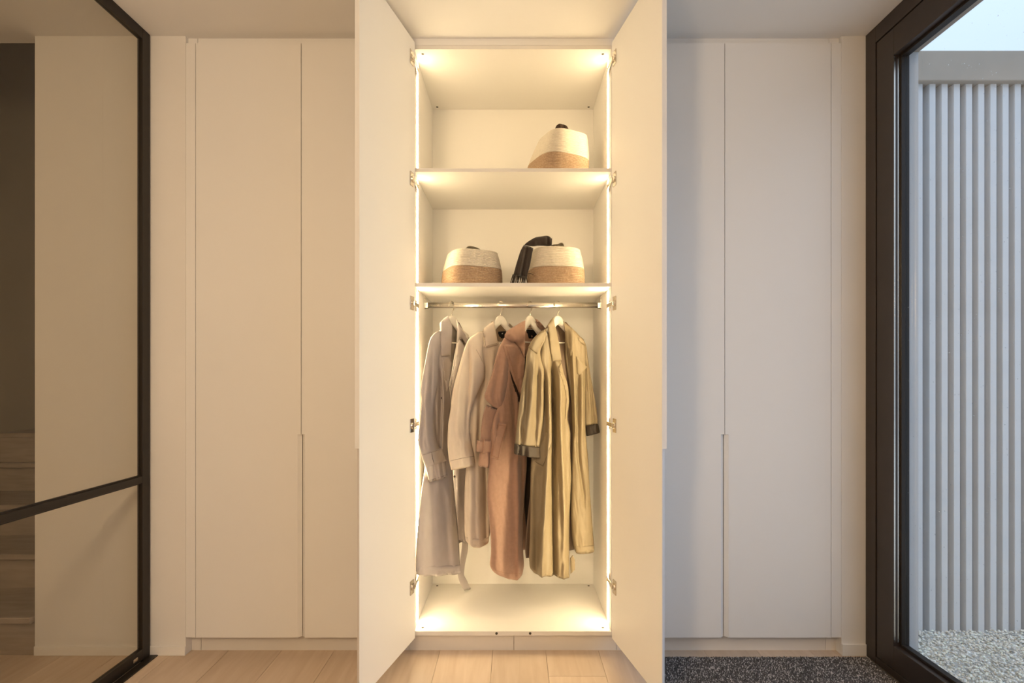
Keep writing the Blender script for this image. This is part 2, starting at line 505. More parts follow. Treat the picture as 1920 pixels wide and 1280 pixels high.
link('floor_bolt', mesh_bm(bm, 'bolt'), M['chrome'], gp)

# ------------------------------------------------------------------ big window (right)
wn = thing('window_1', (1.70, 1.6, 0), 'tall window in a dark brown frame with raindrops on the pane', 'window', kind='structure')
YJ, YE = D0 - .0005, -.80  # unseen near end, widened to bring more daylight onto the doors
def ring(name, x0, x1, inset0, inset1, m, zb0, zb1, bev=.001):
    """rectangular frame in the window plane: outer inset0, inner inset1 along y and from the ceiling; zb = bottom member"""
    ya0, ya1 = YJ - inset0, YJ - inset1
    yb0, yb1 = YE + inset0, YE + inset1
    zt0, zt1 = CEIL - .0005 - inset0 * 1.12, CEIL - inset1 * 1.12
    f = boxes(name, [(x0, x1, ya1, ya0, zb0, zt0)], m, wn, bevel=bev)
    boxes('frame_member', [(x0, x1, yb0, yb1, zb0, zt0)], m, f, bevel=bev)
    boxes('frame_member', [(x0, x1, yb1, ya1, zt1, zt0)], m, f, bevel=bev)
    boxes('frame_member', [(x0, x1, yb1, ya1, zb0, zb1)], m, f, bevel=bev)
    return f
ring('outer_frame', XR, 1.735, 0.0, .067, M['sash'], 0.0005, .030)
ring('sash', XR + .004, 1.716, .0695, .177, M['sash'], .0315, .134)
ring('glazing_bead', 1.694, 1.712, .177, .187, M['black'], .134, .146)
ring('glazing_gasket', 1.712, 1.735, .168, .180, M['black'], .125, .137)
boxes('gasket_strip', [(1.668, 1.6745, YJ - .1782, YJ - .177, .15, 2.72)], M['chrome'], wn)
boxes('gasket_strip', [(1.6845, 1.6925, YJ - .1782, YJ - .177, .15, 2.72)], M['chrome'], wn)
gy0, gy1, gz0, gz1 = YE + .180, YJ - .180, .138, CEIL - .180 * 1.12
boxes('glass_pane', [(1.7165, 1.7225, gy0, gy1, gz0, gz1)], M['pane'], wn)
# reveal outside the pane
boxes('outer_jamb', [(1.7355, 1.785, 2.400, YJ, .05, 2.79), (1.788, 1.84, 2.400, YJ, .05, 2.79)], M['render'], wn)
boxes('outer_jamb', [(1.7355, 1.84, YE, YE + .09, .05, 2.79)], M['render'], wn)
boxes('outer_head', [(1.7355, 1.84, YE, YJ, 2.79, 3.02)], M['coping'], wn)
boxes('outer_sill', [(1.7355, 1.855, YE, YJ, -.10, .05)], M['sash'], wn, bevel=.002)
# raindrops on the outside of the pane
bm = bmesh.new()
rd = random.Random(5)
for i in range(1500):
    y = rd.uniform(1.45, gy1 - .004)
    u = rd.random()
    z = gz0 + (gz1 - gz0) * (u ** 1.25)
    r = rd.choice((.0007, .0009, .0011, .0015)) * rd.uniform(.7, 1.2)
    Mx = Matrix.Translation((1.7226, y, z)) @ Matrix.Diagonal((.7, 1, rd.uniform(1, 1.5), 1))
    bmesh.ops.create_icosphere(bm, subdivisions=1, radius=r, matrix=Mx)
dropm = mat('water_drop', (.98, .99, 1.0), .04, var=.01, vscale=50)
dropm.node_tree.nodes['Principled BSDF'].inputs['Transmission Weight'].default_value = 1.0
dropm.node_tree.nodes['Principled BSDF'].inputs['IOR'].default_value = 1.33
dr = link('raindrops', mesh_bm(bm, 'raindrops'), dropm, wn, smooth=True)
tag(dr, kind='stuff')

# ------------------------------------------------------------------ light well outside
gr = boxes('ground', [(1.84, 9, -7, 3.05, -.2, -.055)], M['gravelbase'])
tag(gr, 'gravel covered ground outside the window', 'ground', kind='structure')
YW = 2.86
wo_ = boxes('wall_outside', [(1.84, 6.0, 2.885, 2.885 + .14, -.2, 3.02)], M['rib'])
tag(wo_, 'grey vertically ribbed garden wall outside the window', 'wall', kind='structure')
YW = 2.885
RP = 22.85 / F * (YW - .067)
xr0 = (1748.5 - CX) / F * (YW - .067)
bm = bmesh.new()
prism(bm, [(-.0170, .068), (-.0170, .004), (-.0155, 0), (.0155, 0), (.0170, .004), (.0170, .068)], -.2, 2.93)
rib_me = mesh_bm(bm, 'rib'); rib_me.materials.append(M['rib'])
for i in range(-1, 40):
    o = bpy.data.objects.new('rib', rib_me); COL.objects.link(o)
    o.parent = wo_
    o.location = (xr0 + i * RP if i >= 0 else xr0 - RP - .004, YW - .0675, 0)
cop = boxes('coping', [(1.84, 6.0, YW - .100, YW + .20, 2.875, 3.035)], M['coping'], wo_, bevel=.004)

# gravel
ico = bmesh.new(); bmesh.ops.create_icosphere(ico, subdivisions=1, radius=1.0)
iv = np.array([v.co[:] for v in ico.verts]); ifc = np.array([[v.index for v in f.verts] for f in ico.faces]); ico.free()
rng = np.random.default_rng(3)
NS = 26000
pos = np.empty((NS, 3)); pos[:, 0] = rng.uniform(1.86, 3.5, NS); pos[:, 1] = rng.uniform(1.2, 2.82, NS); pos[:, 2] = rng.uniform(-.055, -.036, NS)
VV, FF = [], []
for i in range(NS):
    s = np.array([rng.uniform(.0050, .0090), rng.uniform(.0042, .0070), rng.uniform(.003, .005)])
    v = iv * s * (1 + rng.uniform(-.18, .18, (len(iv), 1)))
    e_ = Matrix.Rotation(rng.uniform(0, 6.28), 3, 'Z') @ Matrix.Rotation(rng.uniform(-.6, .6), 3, 'X')
    v = v @ np.array(e_).T + pos[i]
    VV.append(v); FF.append(ifc + len(iv) * i)
VV = np.concatenate(VV); FF = np.concatenate(FF)
me = bpy.data.meshes.new('gravel'); me.from_pydata(VV.tolist(), [], FF.tolist()); me.update()
at = me.color_attributes.new('tone', 'FLOAT_COLOR', 'POINT')
tone = np.repeat(np.clip(rng.normal(.80, .16, NS), .30, .97), len(iv))
wm = np.repeat(rng.uniform(-.04, .06, NS), len(iv))
cols = np.stack([np.minimum(1, tone * 1.10 + wm * .5), tone * 1.04, tone * .93 - wm, np.ones_like(tone)], 1).astype(np.float32)
at.data.foreach_set('color', cols.ravel())

def vc_mat(name, rough, mul=(1, 1, 1), bump=0):
    m = bpy.data.materials.new(name); m.use_nodes = True
    N, L = m.node_tree.nodes, m.node_tree.links
    p = N['Principled BSDF']; p.inputs['Roughness'].default_value = rough
    a = N.new('ShaderNodeAttribute'); a.attribute_name = 'tone'
    nz = N.new('ShaderNodeTexNoise'); nz.inputs['Scale'].default_value = 300
    mx = N.new('ShaderNodeMix'); mx.data_type = 'RGBA'; mx.blend_type = 'MULTIPLY'
    mx.inputs[0].default_value = .10
    L.new(a.outputs['Color'], mx.inputs[6]); L.new(nz.outputs['Fac'], mx.inputs[7])
    L.new(mx.outputs[2], p.inputs['Base Color'])
    return m
gv = link('gravel', me, vc_mat('pale_gravel', .7), None, (1.86, 2, -.05))
tag(gv, 'pale loose gravel in the light well outside the window', 'gravel', kind='stuff')

# ------------------------------------------------------------------ door mat
dm = thing('doormat', (1.14, 1.5, 0), 'speckled dark grey doormat set into the floor by the window', 'doormat')
boxes('mat_base', [(.632, 1.6595, .4, 2.484, -.0178, -.004)], mat('mat_rubber', (.08, .075, .075), .9, var=.3, vscale=200), dm)
nx, ny = 205, 130
tx = np.linspace(.634, 1.6575, nx); ty = np.linspace(1.75, 2.482, ny)
gx, gy = np.meshgrid(tx, ty); gx = gx.ravel() + rng.uniform(-.0015, .0015, nx * ny); gy = gy.ravel() + rng.uniform(-.0015, .0015, nx * ny)
n_ = gx.size
hh = rng.uniform(.003, .0075, n_); sz = rng.uniform(.0022, .0036, n_); an = rng.uniform(0, 6.28, n_)
VV = np.empty((n_, 5, 3))
for q in range(4):
    VV[:, q, 0] = gx + sz * np.cos(an + q * PI / 2); VV[:, q, 1] = gy + sz * np.sin(an + q * PI / 2); VV[:, q, 2] = -.0045
VV[:, 4, 0] = gx + rng.uniform(-.002, .002, n_); VV[:, 4, 1] = gy + rng.uniform(-.002, .002, n_); VV[:, 4, 2] = -.004 + hh
VV[:, :, 1] = np.minimum(VV[:, :, 1], 2.4835)
b_ = np.arange(n_) * 5
FF = np.concatenate([np.stack([b_ + q, b_ + (q + 1) % 4, b_ + 4], 1) for q in range(4)])
me = bpy.data.meshes.new('pile'); me.from_pydata(VV.reshape(-1, 3).tolist(), [], FF.tolist()); me.update()
at = me.color_attributes.new('tone', 'FLOAT_COLOR', 'POINT')
t_ = np.where(rng.random(n_) < .28, rng.uniform(.38, .75, n_), rng.uniform(.05, .20, n_))
tone = np.repeat(t_, 5)
at.data.foreach_set('color', np.stack([tone * 1.0, tone * .95, tone * .95, np.ones_like(tone)], 1).astype(np.float32).ravel())
pl = link('pile', me, vc_mat('mat_fibre', .95), dm)
tag(pl, kind='stuff')


# ------------------------------------------------------------------ cloth tools
def catmull(rows, n):
    R = np.array(rows, float)
    seg = np.linalg.norm(np.diff(R[:, :4], axis=0), axis=1)
    t = np.concatenate([[0], np.cumsum(np.maximum(seg, 1e-6))]); t /= t[-1]
    out = []
    for u in np.linspace(0, 1, n):
        i = min(np.searchsorted(t, u, 'right') - 1, len(R) - 2); i = max(i, 0)
        h = t[i + 1] - t[i]; x = (u - t[i]) / h
        def slope(j):
            if j == 0: return (R[1] - R[0]) / (t[1] - t[0])
            if j == len(R) - 1: return (R[-1] - R[-2]) / (t[-1] - t[-2])
            a = (R[j] - R[j - 1]) / (t[j] - t[j - 1]); b = (R[j + 1] - R[j]) / (t[j + 1] - t[j])
            return np.where(a * b > 0, 2 * a * b / np.where(np.abs(a + b) < 1e-9, 1, a + b), 0)   # no overshoot
        m0, m1 = slope(i), slope(i + 1)
        out.append((2 * x**3 - 3 * x**2 + 1) * R[i] + (x**3 - 2 * x**2 + x) * h * m0 + (-2 * x**3 + 3 * x**2) * R[i + 1] + (x**3 - x**2) * h * m1)
    return np.array(out)

FS = []          # while coat 4 (crisp cotton) is built its folds are deeper
def fold_val(folds, px, py):
    v = 0.0
    for f in folds:
        pts, w, amp = f[0], f[1], f[2]
        y0, y1 = pts[0][1], pts[-1][1]
        if py < y0 - 25 or py > y1 + 25: continue
        yc = min(max(py, y0), y1)
        for (xa, ya), (xb, yb) in zip(pts[:-1], pts[1:]):
            if ya <= yc <= yb:
                x = xa + (xb - xa) * (yc - ya) / max(yb - ya, 1e-6); break
        fade = 1.0
        if py < y0: fade = 1 - (y0 - py) / 25
        if py > y1: fade = 1 - (py - y1) / 25
        fade *= min(1, (py - y0 + 25) / 40) if len(f) < 4 else 1
        v += (2.05 if len(FS) else 1.7) * amp * fade * math.exp(-((px - x) / w) ** 2)
    return v

def loft(name, rows, D, front, back, m, parent, folds=(), off=0.0, n=None, mm=34, wob=.0015, seed=0, edge=2.6, capin=.0):
    """closed garment piece: rows of left and right edge points (photo pixels, at their own depth), bulging to both sides"""
    rows = [tuple(r) + (0.0,) * (5 - len(r)) for r in rows]
    length = sum(math.hypot(b[0] - a[0], b[1] - a[1]) for a, b in zip(rows[:-1], rows[1:]))
    n = n or max(8, int(length / 4.5))
    RR = catmull(rows, n)
    V, Fc = [], []
    for i, (lx, ly, rx, ry, o) in enumerate(RR):
        L3 = W(lx, ly, D(lx) + off + o); R3 = W(rx, ry, D(rx) + off + o)
        wdt = (R3 - L3).length
        fr, bk = min(front, .42 * wdt), min(back, .42 * wdt)
        ring_ = []
        for j in range(mm):
            s = j / (mm - 1)
            p = L3.lerp(R3, s); px = lx + (rx - lx) * s; py = ly + (ry - ly) * s
            pr = max(0.0, 1 - abs(2 * s - 1) ** edge) ** .5
            ef = min(1.0, 6 * s, 6 * (1 - s))
            q = p + Vector((0, -fr * pr - fold_val(folds, px, py) * ef, 0))
            if wob:
                nv = mnoise.noise(Vector((p.x * 26 + seed * 9.1, p.z * 9, seed))) + .6 * mnoise.noise(Vector((p.x * 60, p.z * 34, seed * 3.3)))
                nv += .8 * mnoise.noise(Vector((p.x * 95 + p.z * 14, p.z * 16, seed * 5.7)))
                q.y += nv * wob * 2.6 * ef
            ring_.append(q)
        for j in range(mm - 2, 0, -1):
            s = j / (mm - 1)
            p = L3.lerp(R3, s)
            pr = max(0.0, 1 - abs(2 * s - 1) ** edge) ** .5
            px = lx + (rx - lx) * s; py = ly + (ry - ly) * s
            ef = min(1.0, 6 * s, 6 * (1 - s))
            ring_.append(p + Vector((0, bk * pr - .7 * fold_val(folds, px, py) * ef, 0)))
        V += ring_
    K = 2 * mm - 2
    for i in range(n - 1):
        for k in range(K):
            Fc.append((i * K + k, i * K + (k + 1) % K, (i + 1) * K + (k + 1) % K, (i + 1) * K + k))
    # ends: the hem and the neck are open a little way, then closed inside
    for i, dz in ((0, -1), (n - 1, 1)):
        c = len(V)
        ring_ = V[i * K:(i + 1) * K]
        ctr = sum(ring_, Vector()) / K
        for q in ring_:
            g = q.lerp(ctr, .10); g.z += dz * .012
            V.append(g)
        for k in range(K): Fc.append((i * K + k, i * K + (k + 1) % K, c + (k + 1) % K, c + k))
        V.append(ctr + Vector((0, 0, dz * .012))); cc = len(V) - 1
        for k in range(K): Fc.append((c + k, c + (k + 1) % K, cc))
    o = link(name, mesh_py(V, Fc, name), m, parent, smooth=True)
    return o

def bvh_of(objs):
    V, P = [], []
    for o in objs:
        w = world_loc(o); b = len(V)
        V += [v.co + w for v in o.data.vertices]
        P += [[b + i for i in p.vertices] for p in o.data.polygons]
    return BVHTree.FromPolygons(V, P)

EYE = Vector((0, 0, H))
def surf_depth(tree, px, py, default):
    d = W(px, py, 1.0) - EYE
    if tree is not None:
        hit = tree.ray_cast(EYE + d * 1.5, d)
        if hit[0] is not None: return hit[0].y
    return default

def patch(name, poly, D, on, m, parent, off=.004, thick=.003, pillow=.003, step=3.0, fall=-.03, smooth_it=12, curl=None, lift=None):
    """flat garment piece (collar, flap, pocket) lying on the pieces in `on`, with its own thickness"""
    tree = bvh_of(on) if on else None
    n0 = len(poly)
    # refine the outline
    out = []
    for i in range(n0):
        a, b = poly[i], poly[(i + 1) % n0]
        k_ = max(1, int(math.hypot(b[0] - a[0], b[1] - a[1]) / step))
        for q in range(k_): out.append((a[0] + (b[0] - a[0]) * q / k_, a[1] + (b[1] - a[1]) * q / k_))
    n = len(out)
    xs = [p[0] for p in poly]; ys_ = [p[1] for p in poly]
    pts = [Vector(p) for p in out]
    def inside(x, y):
        c = False
        for i in range(n):
            x1, y1 = out[i]; x2, y2 = out[(i + 1) % n]
            if (y1 > y) != (y2 > y) and x < (x2 - x1) * (y - y1) / (y2 - y1) + x1: c = not c
        return c
    def bd(x, y):
        return min(math.hypot(x - p[0], y - p[1]) for p in out)
    y = min(ys_) + step * .5
    while y < max(ys_):
        x = min(xs) + step * .5
        while x < max(xs):
            if inside(x, y) and bd(x, y) > step * .55: pts.append(Vector((x, y)))
            x += step
        y += step
    vo, eo, fo, *_ = delaunay_2d_cdt(pts, [(i, (i + 1) % n) for i in range(n)], [], 1, 1e-4)
    dep = [surf_depth(tree, v.x, v.y, None) for v in vo]
    dep = [d if d is not None else D(v.x) + fall for d, v in zip(dep, vo)]
    adj = [[] for _ in vo]
    cnt = {}
    for f in fo:
        for a, b in zip(f, f[1:] + f[:1]):
            adj[a].append(b); adj[b].append(a)
            cnt[tuple(sorted((a, b)))] = cnt.get(tuple(sorted((a, b))), 0) + 1
    raw = list(dep)
    for _ in range(smooth_it):
        dep = [.5 * d + .5 * sum(dep[j] for j in adj[i]) / max(1, len(adj[i])) for i, d in enumerate(dep)]
    dep = [min(a, b + .004) for a, b in zip(dep, raw)]
    front, back = [], []
    for i, v in enumerate(vo):
        b = min(bd(v.x, v.y) / 5.0, 1.0)
        d = dep[i] - off - pillow * math.sqrt(b)
        if lift: d -= lift(v.x, v.y)
        front.append(W(v.x, v.y, d)); back.append(W(v.x, v.y, d) + Vector((0, thick + pillow * math.sqrt(b), 0)))
    N_ = len(vo)
    Fc = [tuple(f) for f in fo] + [tuple(i + N_ for i in f[::-1]) for f in fo]
    for (a, b), c in cnt.items():
        if c == 1: Fc.append((a, b, b + N_, a + N_))
    o = link(name, mesh_py(front + back, Fc, name), m, parent, smooth=True)
    return o

def seam(name, pts, D, on, m, parent, r=.0009, off=.0006, fall=-.03):
    tree = bvh_of(on)
    P = []
    for a, b in zip(pts[:-1], pts[1:]):
        k_ = max(1, int(math.hypot(b[0] - a[0], b[1] - a[1]) / 3))
        for q in range(k_): P.append((a[0] + (b[0] - a[0]) * q / k_, a[1] + (b[1] - a[1]) * q / k_))
    P.append(pts[-1])
    Q = [W(x, y, surf_depth(tree, x, y, D(x) + fall) - off) for x, y in P]
    v, f = sweep(Q, r, 6)
    return link(name, mesh_py(v, f, name), m, parent, smooth=True)

def button(px, py, D, on, m, parent, r=.007, name='button'):
    d = surf_depth(bvh_of(on), px, py, D(px))
    c = W(px, py, d)
    bm = bmesh.new(); cyl(bm, c + Vector((0, .002, 0)), c + Vector((0, -.004, 0)), r, r * .85, 14)
    return link(name, mesh_bm(bm, name), m, parent)

# ------------------------------------------------------------------ hangers
def hanger_mesh():
    """contoured wooden hanger: half-span 0.10 m along local x, origin at the rail centre"""
    V, Fc = [], []
    sec = 12
    zt = -.055
    xs_ = np.linspace(-1, 1, 81)
    for t in xs_:
        a = abs(t)
        x = t * .100
        ax = abs(x)
        drop = .050 * (ax / .045) ** 2.6 if ax < .045 else .050 + .75 * (ax - .045)
        top = zt - drop
        bot = zt - .047 - .80 * ax if ax < .06 else top - .034
        bot = min(bot, top - .016)
        yy = -.012 * a ** 2
        th = .0075 + .010 * a ** 2
        for q in range(sec):
            an = 2 * PI * q / sec
            c, s_ = math.cos(an), math.sin(an)
            V.append(Vector((x, yy + th * math.copysign(abs(c) ** .7, c), (top + bot) / 2 + (top - bot) / 2 * math.copysign(abs(s_) ** .6, s_))))
    nn = len(xs_)
    for i in range(nn - 1):
        for q in range(sec): Fc.append((i * sec + q, i * sec + (q + 1) % sec, (i + 1) * sec + (q + 1) % sec, (i + 1) * sec + q))
    Fc += [tuple(range(sec)), tuple((nn - 1) * sec + q for q in range(sec))]
    return mesh_py(V, Fc, 'hanger_body')
hb_me = hanger_mesh(); hb_me.materials.append(M['hanger'])
for p in hb_me.polygons: p.use_smooth = True
# hook: over the rail (rail runs along world x; hook plane is local x here)
hp = []
R_ = .0205
for a in np.linspace(math.radians(-30), math.radians(200), 20):
    hp.append((-.0 + R_ * math.cos(a) * 1.0, 0, R_ * math.sin(a)))
hp = hp[::-1] if False else hp
hk = [(p[0], p[1], p[2]) for p in hp][::-1]         # from the open tip round the top to the far side
hk = hk + [(.013, 0, -.024), (.004, 0, -.034), (0, 0, -.045), (0, 0, -.066)]
v_, f_ = sweep(hk, .0026, 8)
hk_me = mesh_py(v_, f_, 'hanger_hook'); hk_me.materials.append(M['hook'])
for p in hk_me.polygons: p.use_smooth = True
# trouser bar
v_, f_ = sweep([(-.090, -.008, -.150), (-.090, -.008, -.190), (-.080, -.006, -.198), (0, -.003, -.198), (.080, -.006, -.198), (.090, -.008, -.190), (.090, -.008, -.150)], .0040, 10)
hbar_me = mesh_py(v_, f_, 'hanger_bar'); hbar_me.materials.append(M['hanger'])
for p in hbar_me.polygons: p.use_smooth = True

def make_hanger(px, phi, label):
    x = (px - CX) / F * RY
    t = thing('coat_hanger', (x, RY, RZ), label, 'hanger', 'white hangers on the rail')
    t.rotation_euler = (0, 0, math.radians(phi))
    for nm, me_ in (('body', hb_me), ('hook', hk_me), ('bar', hbar_me)):
        o = bpy.data.objects.new(nm, me_); COL.objects.link(o); o.parent = t
    return t

make_hanger(847, 52, 'white hanger inside the grey-beige trench coat, nearest the left side panel')
make_hanger(938.5, 40, 'white hanger with rounded shoulders inside the sand-coloured raglan coat')
make_hanger(994, 50, 'white hanger inside the camel wool coat')
make_hanger(1046, 36, 'white hanger inside the olive khaki trench coat, nearest the right side panel')

# ------------------------------------------------------------------ fabrics
def cloth(name, col, **k):
    k.setdefault('rough', .78); k.setdefault('var', .08); k.setdefault('vscale', 14); k.setdefault('bump', .25); k.setdefault('bscale', 900)
    k.setdefault('spec', .25)
    return mat(name, col, **k)
C1 = cloth('grey_beige_gabardine', (.61, .555, .53))
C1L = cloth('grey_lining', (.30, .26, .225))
C2 = cloth('sand_cotton', (.84, .73, .60))
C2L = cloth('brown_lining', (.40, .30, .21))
C3 = cloth('camel_wool', (.45, .277, .202), rough=.95, sheen=.3, bump=.5, bscale=500, var=.10, vscale=60)
C3D = cloth('dark_lining_and_shade', (.035, .022, .016), rough=.5)
C4 = cloth('olive_khaki_cotton', (.285, .225, .138), rough=.5, spec=.45)
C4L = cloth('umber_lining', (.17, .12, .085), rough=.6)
C4C = cloth('dark_cuff_lining', (.032, .023, .017), rough=.45)
C4C2 = cloth('grey_cuff_lining', (.075, .058, .044), rough=.45)
TAG = cloth('black_label', (.012, .011, .012), rough=.6)
TAGW = cloth('white_stripe', (.75, .70, .62), rough=.7)
DARK = cloth('dark_thread_and_shade', (.10, .075, .055), rough=.7)
BTN = mat('dark_button', (.04, .03, .022), .35, var=.1, vscale=60)
SE1 = cloth('stitch_grey', (.36, .30, .26)); SE2 = cloth('stitch_sand', (.42, .32, .245)); SE3 = cloth('stitch_camel', (.36, .19, .12)); SE4 = cloth('stitch_khaki', (.33, .235, .125))

# ------------------------------------------------------------------ coat 1: grey-beige trench
D1 = lambda px: 2.545 + (px - 780) * .0034
c1 = thing('trench_coat', W(846, 1076, 2.78), 'long grey-beige trench coat with buckled cuff strap, leftmost on the rail', 'coat', 'coats on the rail')
b1 = loft('back_panel', [(838, 603, 861, 604), (828, 625, 874, 632), (818, 660, 884, 680), (806, 760, 886, 760), (800, 900, 885, 900), (796, 1000, 878, 985), (795, 1052, 872, 1012)], D1, .006, .008, C1L, c1, off=.055)
f1r = loft('front_panel', [(854.5, 600, 859, 604), (856.5, 618, 872, 624), (856, 640, 884, 640), (851, 670, 886, 670), (846.5, 700, 887, 700), (842.8, 722, 887, 740), (845, 750, 886, 770), (849, 870, 886, 870), (851, 930, 885, 930), (854, 985, 882, 985), (858, 1008, 877, 1018)], D1, .016, .010, C1, c1, off=.022,
           folds=[([(862, 700), (860, 1000)], 4, .006)], seed=2)
f1l = loft('front_panel', [(826, 618, 844, 640), (817, 650, 845.5, 668), (812, 690, 844.5, 700), (809, 720, 842.5, 722), (806, 748, 845.5, 750), (803, 790, 841, 790), (799, 840, 842, 840), (796, 880, 848, 880), (790, 920, 852, 920), (786, 960, 856, 965), (782, 1005, 860, 1010), (780, 1040, 862, 1045), (779.5, 1068, 863.5, 1069), (781, 1076, 863.8, 1074)],
           D1, .026, .012, C1, c1, seed=1,
           folds=[([(823, 690), (827, 745), (824, 840)], 3.2, -.016), ([(832, 690), (834, 760), (831, 850)], 4, .009), ([(815, 760), (818, 840)], 3.5, -.012),
                  ([(820, 900), (822, 1070)], 8, .010), ([(832, 930), (838, 1000), (840, 1060)], 5, -.010), ([(800, 930), (795, 1070)], 9, .008), ([(850, 930), (853, 1060)], 5, .008)])
s1 = loft('sleeve', [(816, 623, 826, 621), (807, 634, 827, 640), (801.5, 655, 824, 660), (796, 685, 822.5, 690), (791.5, 710, 821, 715), (789, 735, 818, 738), (791, 748, 815, 752), (789, 772, 813, 775), (786.5, 800, 815, 800), (783.5, 826, 819, 826), (788, 842, 824, 838), (792, 860, 831, 850), (799, 880, 836, 868), (804.5, 904, 838.8, 893)],
          D1, .030, .020, C1, c1, off=-.030, seed=3,
          folds=[([(806, 690), (800, 760), (806, 830)], 4, .009), ([(812, 660), (809, 740)], 3, -.007), ([(796, 770), (792, 830)], 3.5, -.008), ([(812, 868), (817, 900)], 3, -.010), ([(824, 866), (829, 896)], 3, .008), ([(829, 866), (832, 894)], 2.5, -.007)])
cs = patch('cuff_strap', [(790.3, 851.5), (808.5, 846), (828.6, 839.5), (833, 850), (838, 863.4), (815, 871), (798, 876.2)], D1, [s1], C1, c1, off=.004, thick=.004, pillow=.004)
seam('stitching', [(808.8, 845.5), (811, 858), (814.5, 871.5)], D1, [cs], DARK, cs, r=.0012)
seam('stitching', [(791, 853.5), (828, 841.5), (836.5, 863)], D1, [cs], SE1, cs)
seam('stitching', [(803.5, 901), (838, 889.5)], D1, [s1], SE1, s1)
cl1 = patch('collar', [(838.8, 592), (832, 597), (828.6, 600), (824.4, 605), (825.3, 618.8), (826.3, 637.5), (826.3, 665.6), (828, 669.3), (836, 668.3), (845, 666.6), (846.6, 643.8), (848, 617), (847.3, 609), (843.5, 600), (841, 593)], D1, [f1l, s1], C1, c1, off=.007, thick=.005, pillow=.010, fall=-.035)
patch('collar', [(854.5, 594.5), (859, 603), (863.8, 615), (871, 625), (880, 634), (873.5, 645.5), (870, 640), (865.5, 634), (861, 634.5), (858, 641), (857, 630), (857.5, 612)], D1, [f1r], C1, c1, off=.006, thick=.005, pillow=.006, fall=-.0)
lp1 = patch('lapel', [(858, 642), (861.5, 636), (866, 642), (870, 648), (873, 647), (872, 660), (864, 676), (856, 705), (848, 735), (845.5, 730), (849, 700), (854, 670)], D1, [f1r], C1, c1, off=.004, thick=.004, pillow=.003)
patch('lapel', [(828, 668), (837, 669), (841.5, 669), (846.6, 680), (844, 700), (842, 722), (838, 735), (834, 715), (830, 690)], D1, [f1l], C1, c1, off=.004, thick=.004, pillow=.004)
patch('hem', [(780.2, 1063), (800, 1062.5), (830, 1061), (863, 1059.5), (863.8, 1073), (845, 1075.5), (830, 1077.5), (812, 1078.3), (793, 1078), (780, 1074.5)], D1, [f1l], C1, c1, off=.002, thick=.004, pillow=.0015)
patch('notch_shade', [(861.5, 637.5), (864, 634.5), (867, 635.5), (871.5, 643), (870.3, 647.5), (867.5, 641.5), (864.5, 639)], D1, [lp1, f1r], DARK, c1, off=.003, thick=.002, pillow=.0, step=2)  # dark patch on the cloth, painting the shaded inside of the open notch
button(840.7, 725, D1, [f1l], BTN, c1, .006)
button(827.8, 746, D1, [f1l], BTN, c1, .006)
button(852, 893, D1, [f1r], BTN, c1, .006)
loft('belt', [(867, 1002, 879, 1002), (865, 1030, 877, 1032), (861.5, 1055, 871.5, 1060), (858.2, 1077, 870, 1076), (863.8, 1095.6, 875, 1087), (870, 1106.5, 882.5, 1104)], D1, .002, .002, C1, c1, off=.045, wob=0)

# ------------------------------------------------------------------ coat 2: sand raglan coat
D2 = lambda px: 2.80 + (px - 938) * .0022
c2 = thing('raglan_coat', W(900, 1020, 2.72), 'sand-coloured cotton raglan coat with pointed collar, second from the left', 'coat', 'coats on the rail')
b2 = loft('back_panel', [(922, 602, 960, 612), (914, 615, 968, 625), (905, 660, 978, 660), (898, 760, 972, 760), (890, 880, 950, 880), (885, 960, 925, 960), (884, 1008, 918, 1005)], D2, .006, .006, C2L, c2, off=.055)
f2 = loft('front_panel', [(906, 616, 934, 640), (901, 640, 950, 655), (898, 680, 966, 680), (893, 715, 975, 720), (884, 750, 972, 750), (879, 800, 955, 800), (875, 860, 938, 860), (871.5, 910, 926, 910), (870.5, 950, 920, 950), (871, 990, 918, 990), (873, 1010, 917, 1012), (879, 1019, 914, 1019), (886, 1023, 907, 1022)],
          D2, .030, .014, C2, c2, seed=4,
          folds=[([(905, 690), (900, 760), (898, 830)], 4, -.014), ([(893, 770), (892, 840)], 4, .009), ([(884, 880), (884, 1015)], 6, .012), ([(910, 860), (913, 1010)], 4.5, -.020), ([(897, 880), (898, 1015)], 5, .006), ([(925, 660), (920, 760)], 5, .008), ([(935, 670), (928, 740)], 4, -.008)])
s2 = loft('sleeve', [(898, 622, 907, 620), (880, 634, 906, 645), (873, 647, 906, 668), (864, 675, 909, 688), (857.5, 698, 909, 706), (851, 722, 902, 725), (846.6, 748, 891, 748), (845, 765, 884, 766), (840, 799, 880, 800), (839, 828, 884, 830), (841, 857, 889, 853), (845.8, 880, 891.5, 871)],
          D2, .036, .022, C2, c2, off=-.040, seed=5, wob=.0018,
          folds=[([(868, 665), (862, 740), (860, 800)], 5, .008), ([(880, 650), (879, 720), (876, 800)], 3.2, -.010), ([(889, 680), (886, 740)], 4, .007)]
          + [([(872 + (i % 3) * 2, 742 + i * 7.5), (873 + (i % 3) * 2, 743.5 + i * 7.5)], 5, (.004 if i % 2 else -.004), 1) for i in range(9)])
seam('stitching', [(843, 864), (865, 859), (889, 855)], D2, [s2], SE2, s2)
seam('stitching', [(893, 655), (900, 668), (907, 682), (909, 700)], D2, [s2, f2], SE2, s2)
cl2 = patch('collar', [(904.7, 622), (907, 636), (909.4, 650), (911.5, 651.8), (922, 649.3), (934, 646), (931, 628), (928, 612.5), (925.8, 602), (918, 606), (908, 614.5)], D2, [f2, s2], C2, c2, off=.006, thick=.005, pillow=.007, fall=-.03)
seam('stitching', [(906.5, 624), (911, 649), (932, 643.5)], D2, [cl2], SE2, cl2)
